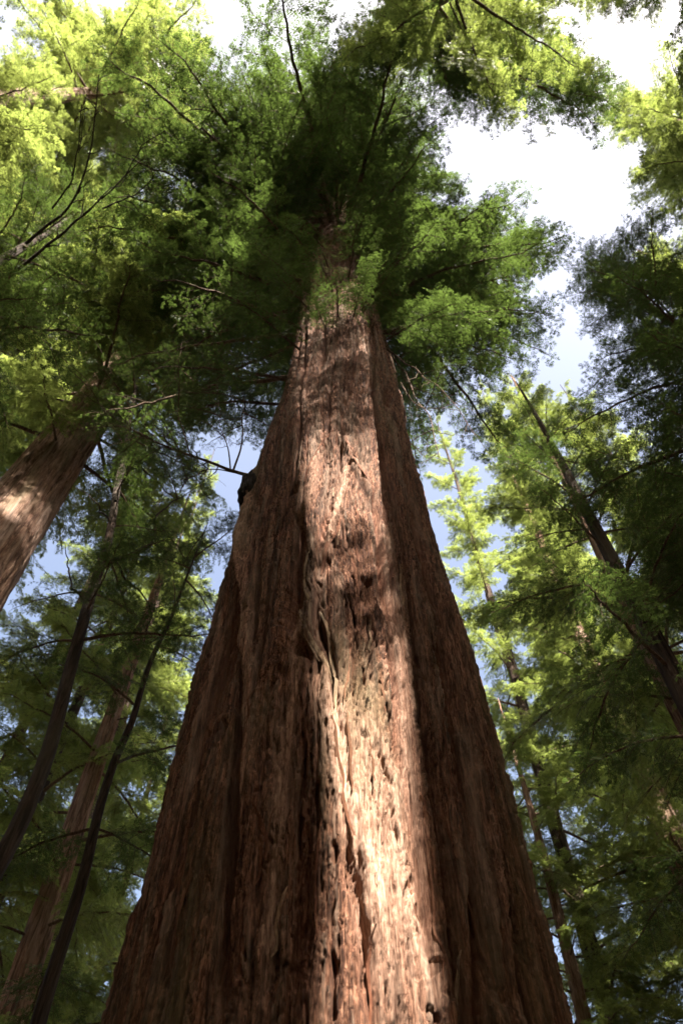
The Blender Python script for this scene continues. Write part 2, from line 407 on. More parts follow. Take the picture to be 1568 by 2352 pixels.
# ------------------------------------------------------------------ boughs: a limb with its flat sprays of leaves
def make_bough(seed, L=4.0, dens=1.0, leaf=0.046, width=0.45, droop=0.16, bare=0.12, sparse=0.0):
    """limb mesh and leaf mesh, growing along +X from the origin, in metres"""
    r = np.random.default_rng(seed)
    wood = Pile(); LV = []; LA = []
    n = 26
    t = np.linspace(0, 1, n)
    ax = np.stack([t * L, .05 * L * np.cumsum(r.normal(size=n)) / math.sqrt(n) * t, L * (.10 * np.sin(t * 2.6) - droop * t ** 1.6 * 1.3) + .02 * L * np.cumsum(r.normal(size=n)) / math.sqrt(n) * t], -1)
    wood.add(*tube_np(ax, .012 * L * (1 - t) ** .8 + .004, 7))
    def leaves_along(P, D, side_n, length, step, ll, base_age):
        """two rows of short twig-like leaves along a straight twig starting at P in direction D"""
        k = max(3, int(length / step))
        s = (np.arange(k) + .5) / k
        C = P + D * (s * length)[:, None] + np.array([0, 0, -.25]) * ((s * length) ** 2)[:, None]
        S = np.cross(side_n, D); S /= np.linalg.norm(S) + 1e-9
        for sg in (1, -1):
            dirv = D * .62 + sg * S * .78 + r.normal(size=(k, 3)) * .13
            dirv /= np.linalg.norm(dirv, axis=1)[:, None]
            nn = side_n + r.normal(size=(k, 3)) * .28
            w = np.cross(nn, dirv); w /= np.linalg.norm(w, axis=1)[:, None] + 1e-9
            l = ll * (1.15 - .75 * s) * (.75 + .5 * r.random(k)); l = l[:, None]
            wd = l * .18
            a = C; b = C + dirv * l * .45 + w * wd; c = C + dirv * l + np.array([0, 0, -.12]) * l; d = C + dirv * l * .45 - w * wd
            LV.append(np.stack([a, b, c, d], 1)); LA.append(np.clip(base_age + r.normal(size=k) * .12, 0, .96))
    def branchlet(P, D, up, ln, age, depth, sag):
        m = 7 if depth == 0 else 5
        s = np.linspace(0, 1, m); bend = r.normal() * .16
        SD = np.cross(up, D)
        B = P + D * (s * ln)[:, None] + SD * (bend * ln * s ** 2)[:, None] + np.array([0, 0, -1.0]) * (sag * ln * s ** 2)[:, None] + up * (r.normal() * .06 * ln * np.sin(s * 3.1))[:, None]
        wood.add(*tube_np(B, .0045 * ln + .0032 - .0036 * s * .9, 4))
        if depth == 0 and ln > .55:
            nk = int(ln / .15)
            for w in range(nk):
                tw = .10 + .84 * (w + r.random() * .8) / nk
                if r.random() < .10 + sparse: continue
                PP = np.array([np.interp(tw, s, B[:, k]) for k in range(3)])
                i = min(m - 2, int(tw * (m - 1))); DB = B[i + 1] - B[i]; DB /= np.linalg.norm(DB)
                S = np.cross(up, DB); S /= np.linalg.norm(S)
                a2 = math.radians(52) + r.normal() * .22
                DT = DB * math.cos(a2) + (1 if w % 2 else -1) * S * math.sin(a2) + up * r.normal() * .25; DT /= np.linalg.norm(DT)
                l2 = (.14 + .42 * ln * (1 - tw) ** .8) * (.5 + .8 * r.random())
                u2 = up + r.normal(size=3) * .3; u2 -= DT * (u2 @ DT); u2 /= np.linalg.norm(u2)
                branchlet(PP, DT, u2, l2, age + .2 * tw, 1, sag * 1.3)
        # leafy twigs
        nt_ = max(4, int(ln / (.055 if depth else .09)))
        for w in range(nt_):
            tw = .06 + .94 * (w + r.random() * .6) / nt_
            if r.random() < .10 + sparse * .6: continue
            PP = np.array([np.interp(tw, s, B[:, k]) for k in range(3)])
            i = min(m - 2, int(tw * (m - 1))); DB = B[i + 1] - B[i]; DB /= np.linalg.norm(DB)
            S = np.cross(up, DB); S /= np.linalg.norm(S)
            a2 = math.radians(50) + r.normal() * .28
            DT = DB * math.cos(a2) + (1 if w % 2 else -1) * S * math.sin(a2) + up * (r.normal() * .16) + np.array([0, 0, -.08]); DT /= np.linalg.norm(DT)
            lt = (.07 + .13 * (1 - tw) * min(1, ln * 1.5)) * (.6 + .8 * r.random()) * (leaf / .046) ** .5
            leaves_along(PP, DT, up, lt, .021 * leaf / .046, leaf, min(.97, .15 + .5 * age + .25 * r.random() ** 2) if r.random() > .012 else 1.3)
        DE = B[-1] - B[-2]; DE /= np.linalg.norm(DE)
        leaves_along(B[-2], DE, up, .12, .024 * leaf / .046, leaf, .6)
    ns = int(9 * L * dens)
    for q in range(ns):
        tq = bare + (1 - bare) * (q + r.random() * .8) / ns
        if r.random() < sparse: continue
        P = np.array([np.interp(tq, t, ax[:, k]) for k in range(3)])
        sg = 1 if q % 2 else -1
        ang = sg * (math.radians(60) - .35 * tq + r.normal() * .22)
        ln = width * L * (1.02 - tq) ** .62 * (.4 + .8 * r.random()) * min(1, .45 + tq * 2.2) + .12
        tilt = r.normal() * .30 - .05
        D = np.array([math.cos(ang) * math.cos(tilt), math.sin(ang) * math.cos(tilt), math.sin(tilt)])
        up = np.array([-.15 + r.normal() * .25, r.normal() * .3, 1.0]); up -= D * (up @ D); up /= np.linalg.norm(up)
        branchlet(P, D, up, ln, tq * .8, 0, .25 * droop / .16 * (.5 + r.random()))
    leaves_along(ax[-3], (ax[-1] - ax[-3]) / np.linalg.norm(ax[-1] - ax[-3]), np.array([0, 0, 1.0]), .3, .026, leaf, .6)
    LV = np.concatenate(LV); LA = np.concatenate(LA)
    nq = len(LV)
    limb = wood.mesh('limb')
    lm = mesh_np('leaves', LV.reshape(-1, 3), np.arange(nq * 4).reshape(-1, 4), False, attrs={'leaf': np.repeat(LA, 4)})
    return limb, lm, nq
def register(limb, leaves, mat_leaf, mat_wood=None):
    limb.materials.append(mat_wood or M_TWIG); leaves.materials.append(mat_leaf)
    return limb, leaves
NEAR, FAR, THIN, FROND = [], [], [], []
tot = 0
for k in range(4):
    a, b, c = make_bough(100 + k, 4.0, .70 + .08 * (k % 3), .068, .42 + .04 * (k % 2)); tot += c; NEAR.append(register(a, b, M_LEAF))
for k in range(4):
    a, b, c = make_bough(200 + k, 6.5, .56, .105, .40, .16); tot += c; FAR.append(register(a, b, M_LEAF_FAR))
for k in range(3):
    a, b, c = make_bough(300 + k, 4.0, .7, .044, .40, .12, .25, .35); tot += c; THIN.append(register(a, b, M_LEAF))
for k in range(2):
    a, b, c = make_bough(400 + k, 2.2, 1.5, .036, .46, .14, .08); tot += c; FROND.append(register(a, b, M_LEAF))
BIG = []
for k in range(4):
    a, b, c = make_bough(500 + k, 7.0, .54, .086, .38, .14); tot += c; BIG.append(register(a, b, M_LEAF))
LEN = {}
for k, l in ((NEAR, 4.0), (FAR, 6.5), (THIN, 4.0), (FROND, 2.2), (BIG, 7.0)):
    for q in k: LEN[q[0].name] = l
print('leaf quads in bough kinds', tot)

def add_bough(parent, kinds, loc, az, pitch, scale, roll=0.0):
    """limb with its leaves; loc relative to the tree's foot, az measured from +X"""
    limb, leaves = random.choice(kinds)
    scale = scale * 4.0 / LEN[limb.name]
    o = bpy.data.objects.new('limb', limb); COL.objects.link(o); o.parent = parent
    o.matrix_local = Matrix.Translation(Vector(loc)) @ Matrix.Rotation(az, 4, 'Z') @ Matrix.Rotation(-pitch, 4, 'Y') @ Matrix.Rotation(roll, 4, 'X') @ Matrix.Scale(scale, 4)
    f = bpy.data.objects.new('foliage', leaves); COL.objects.link(f); f.parent = o; f['kind'] = 'stuff'
    return o

# places where the photograph shows open sky between the crowns
SKY = [
    [(985, 320), (1060, 352), (1190, 352), (1262, 275), (1300, 262), (1340, 330), (1362, 410), (1411, 432), (1411, 478), (1330, 505), (1250, 508), (1190, 528), (1135, 440), (1010, 392)],
]
THINSKY = [
    [(430, 830), (480, 760), (560, 780), (620, 830), (600, 940), (560, 1040), (520, 1080), (420, 1000), (400, 900)],
    [(160, 1160), (250, 1010), (270, 1080), (240, 1180), (210, 1230), (160, 1240)],
    [(915, 860), (960, 900), (1010, 1000), (1000, 1060), (955, 1060), (930, 960)],
    [(1060, 1450), (1130, 1480), (1165, 1560), (1165, 1720), (1140, 1720), (1100, 1560)],
    [(1230, 1960), (1300, 1900), (1390, 1880), (1400, 2000), (1320, 2080), (1240, 2100)],
]
# trunks that must stay in view: nothing nearer than this many metres hangs in front of them
CLEAR = [([(140, 1160), (140, 1010), (250, 960), (240, 1020)], 34), ([(1255, 1050), (1300, 1040), (1420, 1290), (1420, 1350), (1380, 1290)], 31),
         ([(165, 1900), (280, 1520), (320, 1520), (250, 1800), (190, 1950)], 25), ([(630, 1000), (690, 600), (850, 600), (930, 1000)], 15)]
def hits_sky(base, loc, az, pitch, scale, L=4.0, thin=0.8):
    d = np.array([math.cos(az) * math.cos(pitch), math.sin(az) * math.cos(pitch), math.sin(pitch)]); s = np.array([-math.sin(az), math.cos(az), 0])
    bad = 0
    for u in (.3, .6, .85, 1.02):
        for v in (-.28, 0, .28):
            P = base + loc + (d * u + s * v * (1.1 - u)) * L * scale + np.array([0, 0, -.12 * L * scale * u])
            x, y, w = proj(P)
            if w < .5: continue
            for poly in SKY:
                if in_poly(x, y, poly): return True
            for poly in THINSKY:
                if in_poly(x, y, poly): bad += 1
            for poly, lim in CLEAR:
                if w < lim and in_poly(x, y, poly): bad += 1.5
    return bad >= 3 and random.random() < thin

# ------------------------------------------------------------------ other trees
def trunk_mesh(seed, R, H, rows=150, cols=72, amp=1.0, sway=0.25):
    z = H * np.linspace(0, 1, rows) ** 1.15
    t = np.linspace(0, 2 * math.pi, cols, endpoint=False)
    T, Z = np.meshgrid(t, z)
    r = R * ((1 - Z / H) ** .8 * .96 + .04) + .35 * R * np.exp(-Z / (1.2 * R + .3))
    c, s = np.cos(T) * R + seed * 3.1, np.sin(T) * R
    wv = .25 * perlin(c * 1.2, s * 1.2, Z * .25)
    c, s = np.cos(T + wv) * R + seed * 3.1, np.sin(T + wv) * R
    f = max(1.0, .75 / R) 
    g1 = np.clip(np.abs(perlin(c * 3.6 * f, s * 3.6 * f, Z * .28)) * 4, 0, 1) ** .7
    g2 = np.clip(np.abs(perlin(c * 8 * f, s * 8 * f, Z * .8)) * 3.5, 0, 1)
    h = amp * (.10 * (g1 - .7) + .04 * (g2 - .6)) / f * np.clip(r / R, .2, 1) + .06 * R * perlin(c * .9, s * .9, Z * .1)
    rr = r + h
    ox = sway * perlin(Z * .07, seed * 1.7, .3); oy = sway * perlin(Z * .07, seed * 1.7 + 9, .3)
    V = np.stack([ox + rr * np.cos(T), oy + rr * np.sin(T), Z - .1], -1).reshape(-1, 3)
    i = np.arange(rows - 1)[:, None] * cols; j = np.arange(cols)[None]
    Q = np.stack([i + j, i + (j + 1) % cols, i + cols + (j + 1) % cols, i + cols + j], -1).reshape(-1, 4)
    return mesh_np('trunk', V, Q)
def conifer(foot, R, H, z0, nb, length, label, kinds=None, mat=None, group=None, seed=0, zmax=None, thin=.85, name='conifer_tree', keep=None, mask=True, cat='tree', rows=110, cols=44):
    """foot (x,y); limbs from height z0 up"""
    root = empty(name, (foot[0], foot[1], 0), label, cat, group)
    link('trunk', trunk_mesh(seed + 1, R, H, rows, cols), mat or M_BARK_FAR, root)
    base = np.array([foot[0], foot[1], 0.0])
    zmax = zmax or H - 1
    cnt = 0
    for k in range(nb):
        u = (k + random.random()) / nb
        z = z0 + (zmax - z0) * u ** .95
        az = k * 2.399963 + random.uniform(-.4, .4)
        fr = (z - z0) / (H - z0)
        ln = length * min(1, .55 + 2.2 * fr) * (1.02 - fr) ** .75 * random.uniform(.7, 1.2)
        scale = max(.22, ln / 4.0)
        pitch = random.uniform(-.35, .05) + .5 * fr
        rz = R * ((1 - z / H) ** .8 * .96 + .04) * .7
        loc = np.array([math.cos(az) * rz, math.sin(az) * rz, z])
        if keep and not keep(base + loc, az, pitch, ln): continue
        if mask and hits_sky(base, loc, az, pitch, scale, thin=thin): continue
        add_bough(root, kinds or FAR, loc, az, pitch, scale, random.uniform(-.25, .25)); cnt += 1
    return root
def foot(px, py, D):
    p = at(px, py, D); return (p[0], p[1])

# --- the great redwood's own limbs
def main_limb(z, deg, length, pitch=-.12, kinds=NEAR, roll=0.0):
    """deg: 0 = right, 90 = away, 180 = left, 270 = towards the camera"""
    az = math.radians(deg)
    r = np.interp(z, PZ, PR) * .85
    loc = (np.interp(z, PZ, PX) + math.cos(az) * r, math.sin(az) * r, z)
    return add_bough(redwood, kinds, loc, az, pitch, length / 4.0, roll)
for z, deg, ln in [(17.5, 200, 3.2), (19, 172, 4.6), (20.5, 215, 4.0), (22, 185, 5.0), (23, 150, 4.4), (24, 205, 5.2), (25.5, 168, 5.4), (26.5, 225, 4.6), (27.5, 190, 5.4), (29, 160, 5.4),
                   (20.5, 335, 3.2), (22.5, 10, 4.0), (24, 345, 5.0), (25.5, 320, 4.6), (27, 5, 5.6), (28.5, 340, 5.8), (29.5, 310, 4.8), (30.5, 20, 5.8), (31, 355, 6.0),
                   (21.5, 304, 2.2), (26.5, 308, 2.6), (32.5, 225, 5.0)]:
    main_limb(z, deg + random.uniform(-6, 6), ln, random.uniform(-.35, -.05), THIN if z < 22.6 and 100 < deg < 230 else BIG if ln > 4.8 else NEAR, random.uniform(-.2, .2))
for z, deg, ln in [(27.6, 180, 7.2), (28.4, 198, 7.4), (29.2, 168, 7.2), (29.8, 210, 7.4), (30.4, 186, 7.8), (31.0, 222, 6.6), (28.8, 352, 6.8), (30.0, 356, 7.0), (27.2, 8, 6.2)]:
    main_limb(z, deg, ln, random.uniform(-.2, .05), BIG, random.uniform(-.3, .3))
for z, deg, ln in [(18.2, 222, 2.4), (20.2, 238, 2.0), (22.4, 232, 2.4), (24.6, 240, 2.2), (23.0, 312, 3.0), (24.8, 322, 3.4), (26.2, 305, 3.0), (27.6, 318, 3.6), (28.4, 306, 2.8), (19.4, 330, 2.2), (21.2, 345, 2.8), (16.6, 188, 2.6)]:
    main_limb(z, deg, ln, random.uniform(-.45, -.15), NEAR, random.uniform(-.3, .3))
for k in range(165):
    z = 30.5 + 29 * (k / 165) ** 1.1
    deg = k * 137.5 + random.uniform(-15, 15)
    ln = 8.4 * (1 - (z - 30.5) / 30.5) ** .5 * random.uniform(.6, 1.2) + .8
    az = math.radians(deg); r = np.interp(z, PZ, PR) * .8
    loc = np.array([np.interp(z, PZ, PX) + math.cos(az) * r, math.sin(az) * r, z])
    pitch = random.uniform(-.3, .15)
    if hits_sky(MAIN, loc, az, pitch, ln / 4): continue
    if z < 34 and 238 < deg % 360 < 288: continue
    add_bough(redwood, BIG if ln > 4.5 else NEAR, loc, az, pitch, ln / 4, random.uniform(-.3, .3))
# thin sprays that trail across the upper trunk
for z, deg, ln in [(21.8, 262, 2.2), (23.6, 284, 2.4), (25.2, 256, 2.0), (27.2, 292, 2.6), (28.6, 300, 3.0), (20.4, 296, 2.0)]:
    main_limb(z, deg, ln, random.uniform(-.7, -.4), THIN, random.uniform(-.3, .3))
# the bright frond in front of the trunk
for z, deg, ln, p in [(19.2, 268, 1.7, -.5), (19.6, 285, 1.5, -.45), (18.6, 255, 1.2, -.6), (20.5, 300, 1.6, -.4)]:
    main_limb(z, deg, ln, p, FROND)

# --- shreds and strips of bark lying on the trunk
def bark_strip(tz, w, lift0, lift1, seed, mat=None, thick=.16):
    """a ribbon of bark along a path of (theta, z); ends stand a little proud"""
    tz = np.asarray(tz); u = np.linspace(0, 1, len(tz)); n = max(10, int(np.abs(np.diff(tz[:, 1])).sum() / .05)); n = min(n, 60)
    v = np.linspace(0, 1, n); t = np.interp(v, u, tz[:, 0]); z = np.interp(v, u, tz[:, 1])
    k = max(1, n // 8)
    for _ in range(k): t[1:-1] = .25 * t[:-2] + .5 * t[1:-1] + .25 * t[2:]
    t = t + .02 * perlin(v * 5, seed * .37, .5)
    P = np.array([trunk_point(a, b, 0) for a, b in zip(t, z)])
    rad = np.hypot(P[:, 0] - np.interp(P[:, 2], PZ, PX), P[:, 1])
    for _ in range(max(2, n // 6)): rad[1:-1] = np.maximum(.25 * rad[:-2] + .5 * rad[1:-1] + .25 * rad[2:], rad[1:-1] * .0)
    rad = rad + .01 + lift0 * (1 - v) ** 4 + lift1 * v ** 4
    W = w * np.sin(np.pi * np.clip(v * .94 + .04, 0, 1)) ** .45 * (1 + .35 * perlin(v * 6, seed * .71, 2.5)); roll = .6 * perlin(v * 2.2, seed * .9, 4.5)
    rows = []
    for a, f in ((-1, -.5), (-.6, .35), (0, .62), (.6, .35), (1, -.5)):
        th = t + a * W * .5 / 1.4; rr_ = rad + thick * W * f + a * W * .4 * roll
        rows.append(np.stack([np.interp(z, PZ, PX) + rr_ * np.sin(th), -rr_ * np.cos(th), z - .1], -1))
    V = np.stack(rows, 1).reshape(-1, 3); i = np.arange(n - 1)[:, None] * 5; j = np.arange(4)[None]
    Q = np.stack([i + j, i + j + 1, i + 5 + j + 1, i + 5 + j], -1).reshape(-1, 4)
    link('bark_strip', mesh_np('bark_strip', V, Q), mat or M_STRIP, redwood)
for k, (pts, w, l0, l1) in enumerate([
        ([(690, 1385), (697, 1430), (722, 1465), (746, 1500), (768, 1540)], .07, .02, .05), ([(700, 1450), (728, 1492), (752, 1520), (776, 1532)], .035, .06, .05),
        ([(695, 1420), (712, 1455), (742, 1478), (770, 1526)], .03, .05, .09), ([(782, 1172), (768, 1215), (748, 1262), (738, 1300)], .08, .02, .02),
        ([(784, 1172), (794, 1225), (812, 1280), (824, 1330)], .06, .02, .02), ([(796, 1045), (822, 1085), (846, 1120), (860, 1152)], .06, .03, .03),
        ([(772, 985), (744, 1020), (722, 1060), (704, 1110)], .07, .03, .02), ([(774, 985), (770, 1030), (752, 1060)], .04, .04, .02),
        ([(776, 985), (800, 1030), (815, 1060)], .05, .03, .02), ([(735, 1380), (760, 1450), (768, 1530), (772, 1600)], .07, .02, .02),
        ([(600, 1840), (610, 1890), (614, 1950)], .05, .01, .06), ([(660, 940), (668, 970), (672, 1000)], .10, .01, .03),
        ([(700, 1800), (705, 1850), (698, 1900)], .06, .04, .03), ([(765, 1630), (780, 1720), (790, 1800), (815, 1890)], .05, .02, .02)]):
    bark_strip(path_tz(pts), w * .62, l0 * .6, l1 * .6, k + 1, None if k in (0, 1, 2, 9, 14) else M_BARK)
for k in range(45):
    px = random.uniform(330, 1180); py = random.uniform(1000, 2320)
    hw = np.interp(py, [1000, 2320], [150, 520])
    px = 775 + random.uniform(-.93, .93) * hw
    t, z = on_trunk(px, py); L_ = random.uniform(.25, 1.1); sl_ = random.uniform(-.10, .10)
    bark_strip([(t + sl_ * u * L_, z + u * L_) for u in (0, .33, .66, 1)], random.uniform(.012, .032), random.choice([0, 0, .02, .04]), random.choice([0, 0, .015]), 50 + k, M_BARK if random.random() < .8 else M_STRIP, .14)

# --- bare and thinly leaved branches of the great redwood, following the picture
def smooth_path(P, n, wig, seed):
    P = np.array(P, float); s_ = np.concatenate([[0], np.cumsum(np.linalg.norm(np.diff(P, axis=0), axis=1))]); Ltot = s_[-1]; s_ /= Ltot
    u = np.linspace(0, 1, n)
    C = np.stack([np.interp(u, s_, P[:, k]) for k in range(3)], -1)
    for _ in range(max(1, n // 10)): C[1:-1] = .25 * C[:-2] + .5 * C[1:-1] + .25 * C[2:]
    C = C + wig * Ltot * np.stack([perlin(u * 7, seed * .77, .5 + 3 * k) for k in range(3)], -1) * np.sin(np.pi * u)[:, None]
    return C, Ltot
def wild_branch(parent, base, pts, r0, r1, seed, twigs=10, tl=.5, leaf=0, mat=None, leaf_scale=.25, kinds=None):
    """a crooked branch through world points, with side twigs; leaf = how many small sprays hang on it"""
    r = np.random.default_rng(seed)
    C, Ltot = smooth_path([p - base for p in pts], 34, .018, seed)
    pile = Pile(); u = np.linspace(0, 1, len(C))
    pile.add(*tube_np(C, r0 + (r1 - r0) * u ** .7, 7))
    o = link('branch', pile.mesh('branch'), mat or M_TWIG, parent)
    if twigs:
        for k in range(twigs):
            i = int(len(C) * (.2 + .78 * (k + r.random()) / twigs)); i = min(i, len(C) - 2)
            D = C[i + 1] - C[i]; D /= np.linalg.norm(D)
            d = r.normal(size=3); d -= D * (d @ D) * .5; d /= np.linalg.norm(d); d = d * .8 + D * .5
            ln = tl * (.4 + .9 * r.random()); q = np.linspace(0, 1, 8)
            TP = C[i] + d * (q * ln)[:, None] + np.array([0, 0, -.35]) * (q ** 2 * ln)[:, None] + ln * .12 * np.stack([perlin(q * 4, seed + k * 1.3, .5 + 2 * c) for c in range(3)], -1)
            link('twig', mesh_np('twig', *tube_np(TP, (r1 + .35 * (r0 - r1) * (1 - i / len(C))) * (1 - .75 * q), 5)), mat or M_TWIG, o)
    for k in range(leaf):
        i = min(len(C) - 2, int(len(C) * (.3 + .7 * (k + random.random()) / leaf)))
        D = C[i + 1] - C[i]; az = math.atan2(D[1], D[0]) + random.choice([-1, 1]) * random.uniform(.2, 1.1)
        add_bough(parent, kinds or THIN, C[i], az, random.uniform(-.5, .3), leaf_scale * random.uniform(.6, 1.4), random.uniform(-.4, .4))
    return o
def pts_at(lst): return [at(x, y, D) for x, y, D in lst]
W = lambda *a, **k: wild_branch(redwood, MAIN, *a, **k)
W(pts_at([(585, 1095, 5.85), (530, 1082, 5.8), (440, 1052, 5.9), (370, 1022, 6.0), (290, 975, 6.2), (235, 945, 6.4)]), .034, .006, 1, 16, .7, 9, leaf_scale=.2)
W(pts_at([(535, 1083, 5.8), (556, 1010, 5.8), (562, 920, 5.8), (555, 850, 5.9)]), .02, .004, 2, 12, .5, 8, leaf_scale=.2)
W(pts_at([(530, 1083, 5.8), (520, 1020, 5.7), (505, 960, 5.6), (500, 880, 5.6)]), .014, .003, 3, 10, .5, 6, leaf_scale=.2)
W(pts_at([(560, 1090, 5.8), (480, 1075, 5.6), (430, 1100, 5.5), (400, 1160, 5.4)]), .012, .003, 4, 10, .45, 4, leaf_scale=.16)
W(pts_at([(440, 1052, 5.9), (410, 960, 6.0), (400, 860, 6.1), (420, 780, 6.2)]), .014, .003, 5, 12, .5, 7, leaf_scale=.2)
W(pts_at([(880, 780, 5.6), (935, 870, 5.9), (985, 960, 6.2), (1008, 1050, 6.4)]), .03, .006, 6, 14, .6, 4, leaf_scale=.2)
W(pts_at([(885, 800, 5.6), (960, 850, 5.8), (1040, 920, 6.2), (1090, 1000, 6.6)]), .026, .005, 7, 14, .6, 4, leaf_scale=.2)
W(pts_at([(920, 880, 5.8), (950, 930, 5.6), (1000, 940, 5.5), (1060, 920, 5.5)]), .018, .004, 8, 10, .5, 3, leaf_scale=.2)
W(pts_at([(935, 1010, 5.9), (965, 1040, 5.8), (1010, 1010, 5.7)]), .012, .003, 9, 6, .3, 0)
W(pts_at([(895, 860, 5.5), (850, 900, 4.8), (820, 930, 4.4)]), .014, .003, 10, 6, .3, 0)
W([at_r(680, 470, 33), at_r(610, 420, 31), at_r(540, 360, 30), at_r(490, 320, 29), at_r(463, 293, 28.5)], .12, .035, 11, 8, .9, 0)
W([at_r(800, 480, 34), at_r(840, 400, 33), at_r(872, 310, 32), at_r(905, 235, 31)], .12, .03, 12, 8, .9, 4, leaf_scale=.5)
W([at_r(760, 480, 34), at_r(660, 340, 32), at_r(560, 270, 31), at_r(450, 250, 30)], .10, .02, 13, 10, 1.2, 5, leaf_scale=.5)
W([at_r(905, 670, 26), at_r(1000, 690, 26), at_r(1060, 655, 26), at_r(1170, 635, 26)], .10, .02, 14, 10, .9, 5, leaf_scale=.45)
# knot on the left flank, where a limb was lost; its silhouette is painted black
def knot():
    n, m = 40, 26
    a = np.linspace(0, 2 * np.pi, n, endpoint=False); b = np.linspace(0, np.pi, m)
    A, B = np.meshgrid(a, b)
    X, Y, Z = np.sin(B) * np.cos(A), np.sin(B) * np.sin(A), np.cos(B)
    R = 1 + .45 * perlin(X * 1.6, Y * 1.6, Z * 1.6) + .25 * perlin(X * 4, Y * 4 + 3, Z * 2)
    c = at(578, 1122, 5.74) - MAIN
    V = np.stack([c[0] + .17 * R * X, c[1] + .2 * R * Y, c[2] + .46 * R * Z - .1 * (1 - Z)], -1).reshape(-1, 3)
    i = np.arange(m - 1)[:, None] * n; j = np.arange(n)[None]
    link('burl', mesh_np('burl', V, np.stack([i + j, i + (j + 1) % n, i + n + (j + 1) % n, i + n + j], -1).reshape(-1, 4)), M_SILHOUETTE, redwood, label='knot on the left flank of the trunk, coloured black as in silhouette')
knot()

# --- neighbours seen in the photograph
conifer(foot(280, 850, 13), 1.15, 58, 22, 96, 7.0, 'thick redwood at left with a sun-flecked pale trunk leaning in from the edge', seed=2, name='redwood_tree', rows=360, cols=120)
conifer(foot(235, 1720, 19), .44, 36, 9, 34, 4.6, 'slim redwood at lower left with its pale trunk lit by the sun', seed=3, name='redwood_tree')
conifer(foot(1345, 1190, 16), .55, 40, 14, 56, 5.6, 'redwood at right whose brown trunk slants in above the lit branches', seed=4, name='redwood_tree')
conifer(foot(1262, 2040, 24), .36, 27, 7, 54, 4.4, 'redwood with a sunlit stem low on the right, beside the great trunk', seed=5, name='redwood_tree')
conifer(foot(1330, 1450, 24), .6, 46, 14, 56, 5.6, 'conifer seen from below whose bare limbs fan out like spokes at right', seed=6)
# dense crowns near the right edge
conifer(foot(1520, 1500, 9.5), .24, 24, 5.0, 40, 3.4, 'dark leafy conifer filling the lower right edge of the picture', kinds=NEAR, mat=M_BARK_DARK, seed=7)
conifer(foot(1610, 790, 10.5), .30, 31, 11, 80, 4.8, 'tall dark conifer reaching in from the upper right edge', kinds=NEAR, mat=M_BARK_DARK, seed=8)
# the bright, blurred crowns at upper left
conifer(foot(170, 500, 22), .8, 84, 30, 170, 10.0, 'tall conifer at upper left with a bright sunlit yellow-green crown', seed=9)
conifer(foot(420, 450, 25), .7, 88, 32, 170, 9.5, 'tall conifer with a hazy pale green crown behind the dead branch', seed=10)
conifer(foot(330, 205, 13), .6, 82, 46, 90, 8.0, 'very tall conifer whose sunlit crown closes the top left corner', seed=12)
# far wood
far = [(130, 1500, 26, 52, 'conifer behind the dark leaning stem at the left edge'), (330, 1500, 30, 56, 'conifer with sunlit foliage just left of the great trunk'),
       (420, 1250, 34, 72, 'pale far conifer showing beneath the knot on the great trunk'), (60, 1900, 22, 40, 'conifer in deep shade at the lower left corner'),
       (300, 1950, 36, 50, 'far conifer low down between the two left stems and the great trunk'),
       (1085, 1240, 26, 62, 'soft green conifer just right of the great trunk'), (1190, 1100, 34, 78, 'far pale conifer behind the right-hand limbs'),
       (1180, 1600, 40, 56, 'far conifer behind the sky gap right of the great trunk'), (1450, 1700, 26, 46, 'mid-distance conifer behind the dark crown at right'), (1130, 950, 32, 82, 'sunlit far conifer above the dead limbs right of the trunk'),
       (1480, 1150, 30, 66, 'sunlit conifer behind the slanting trunk at right')]
for k, (px, py, D, H_, lab) in enumerate(far):
    conifer(foot(px, py, D), random.uniform(.26, .4), H_, random.uniform(7, 11), int(28 + H_ * .7), random.uniform(5.5, 7.0), lab, seed=20 + k, mat=M_BARK_DARK, thin=.35, group='conifers of the far wood')

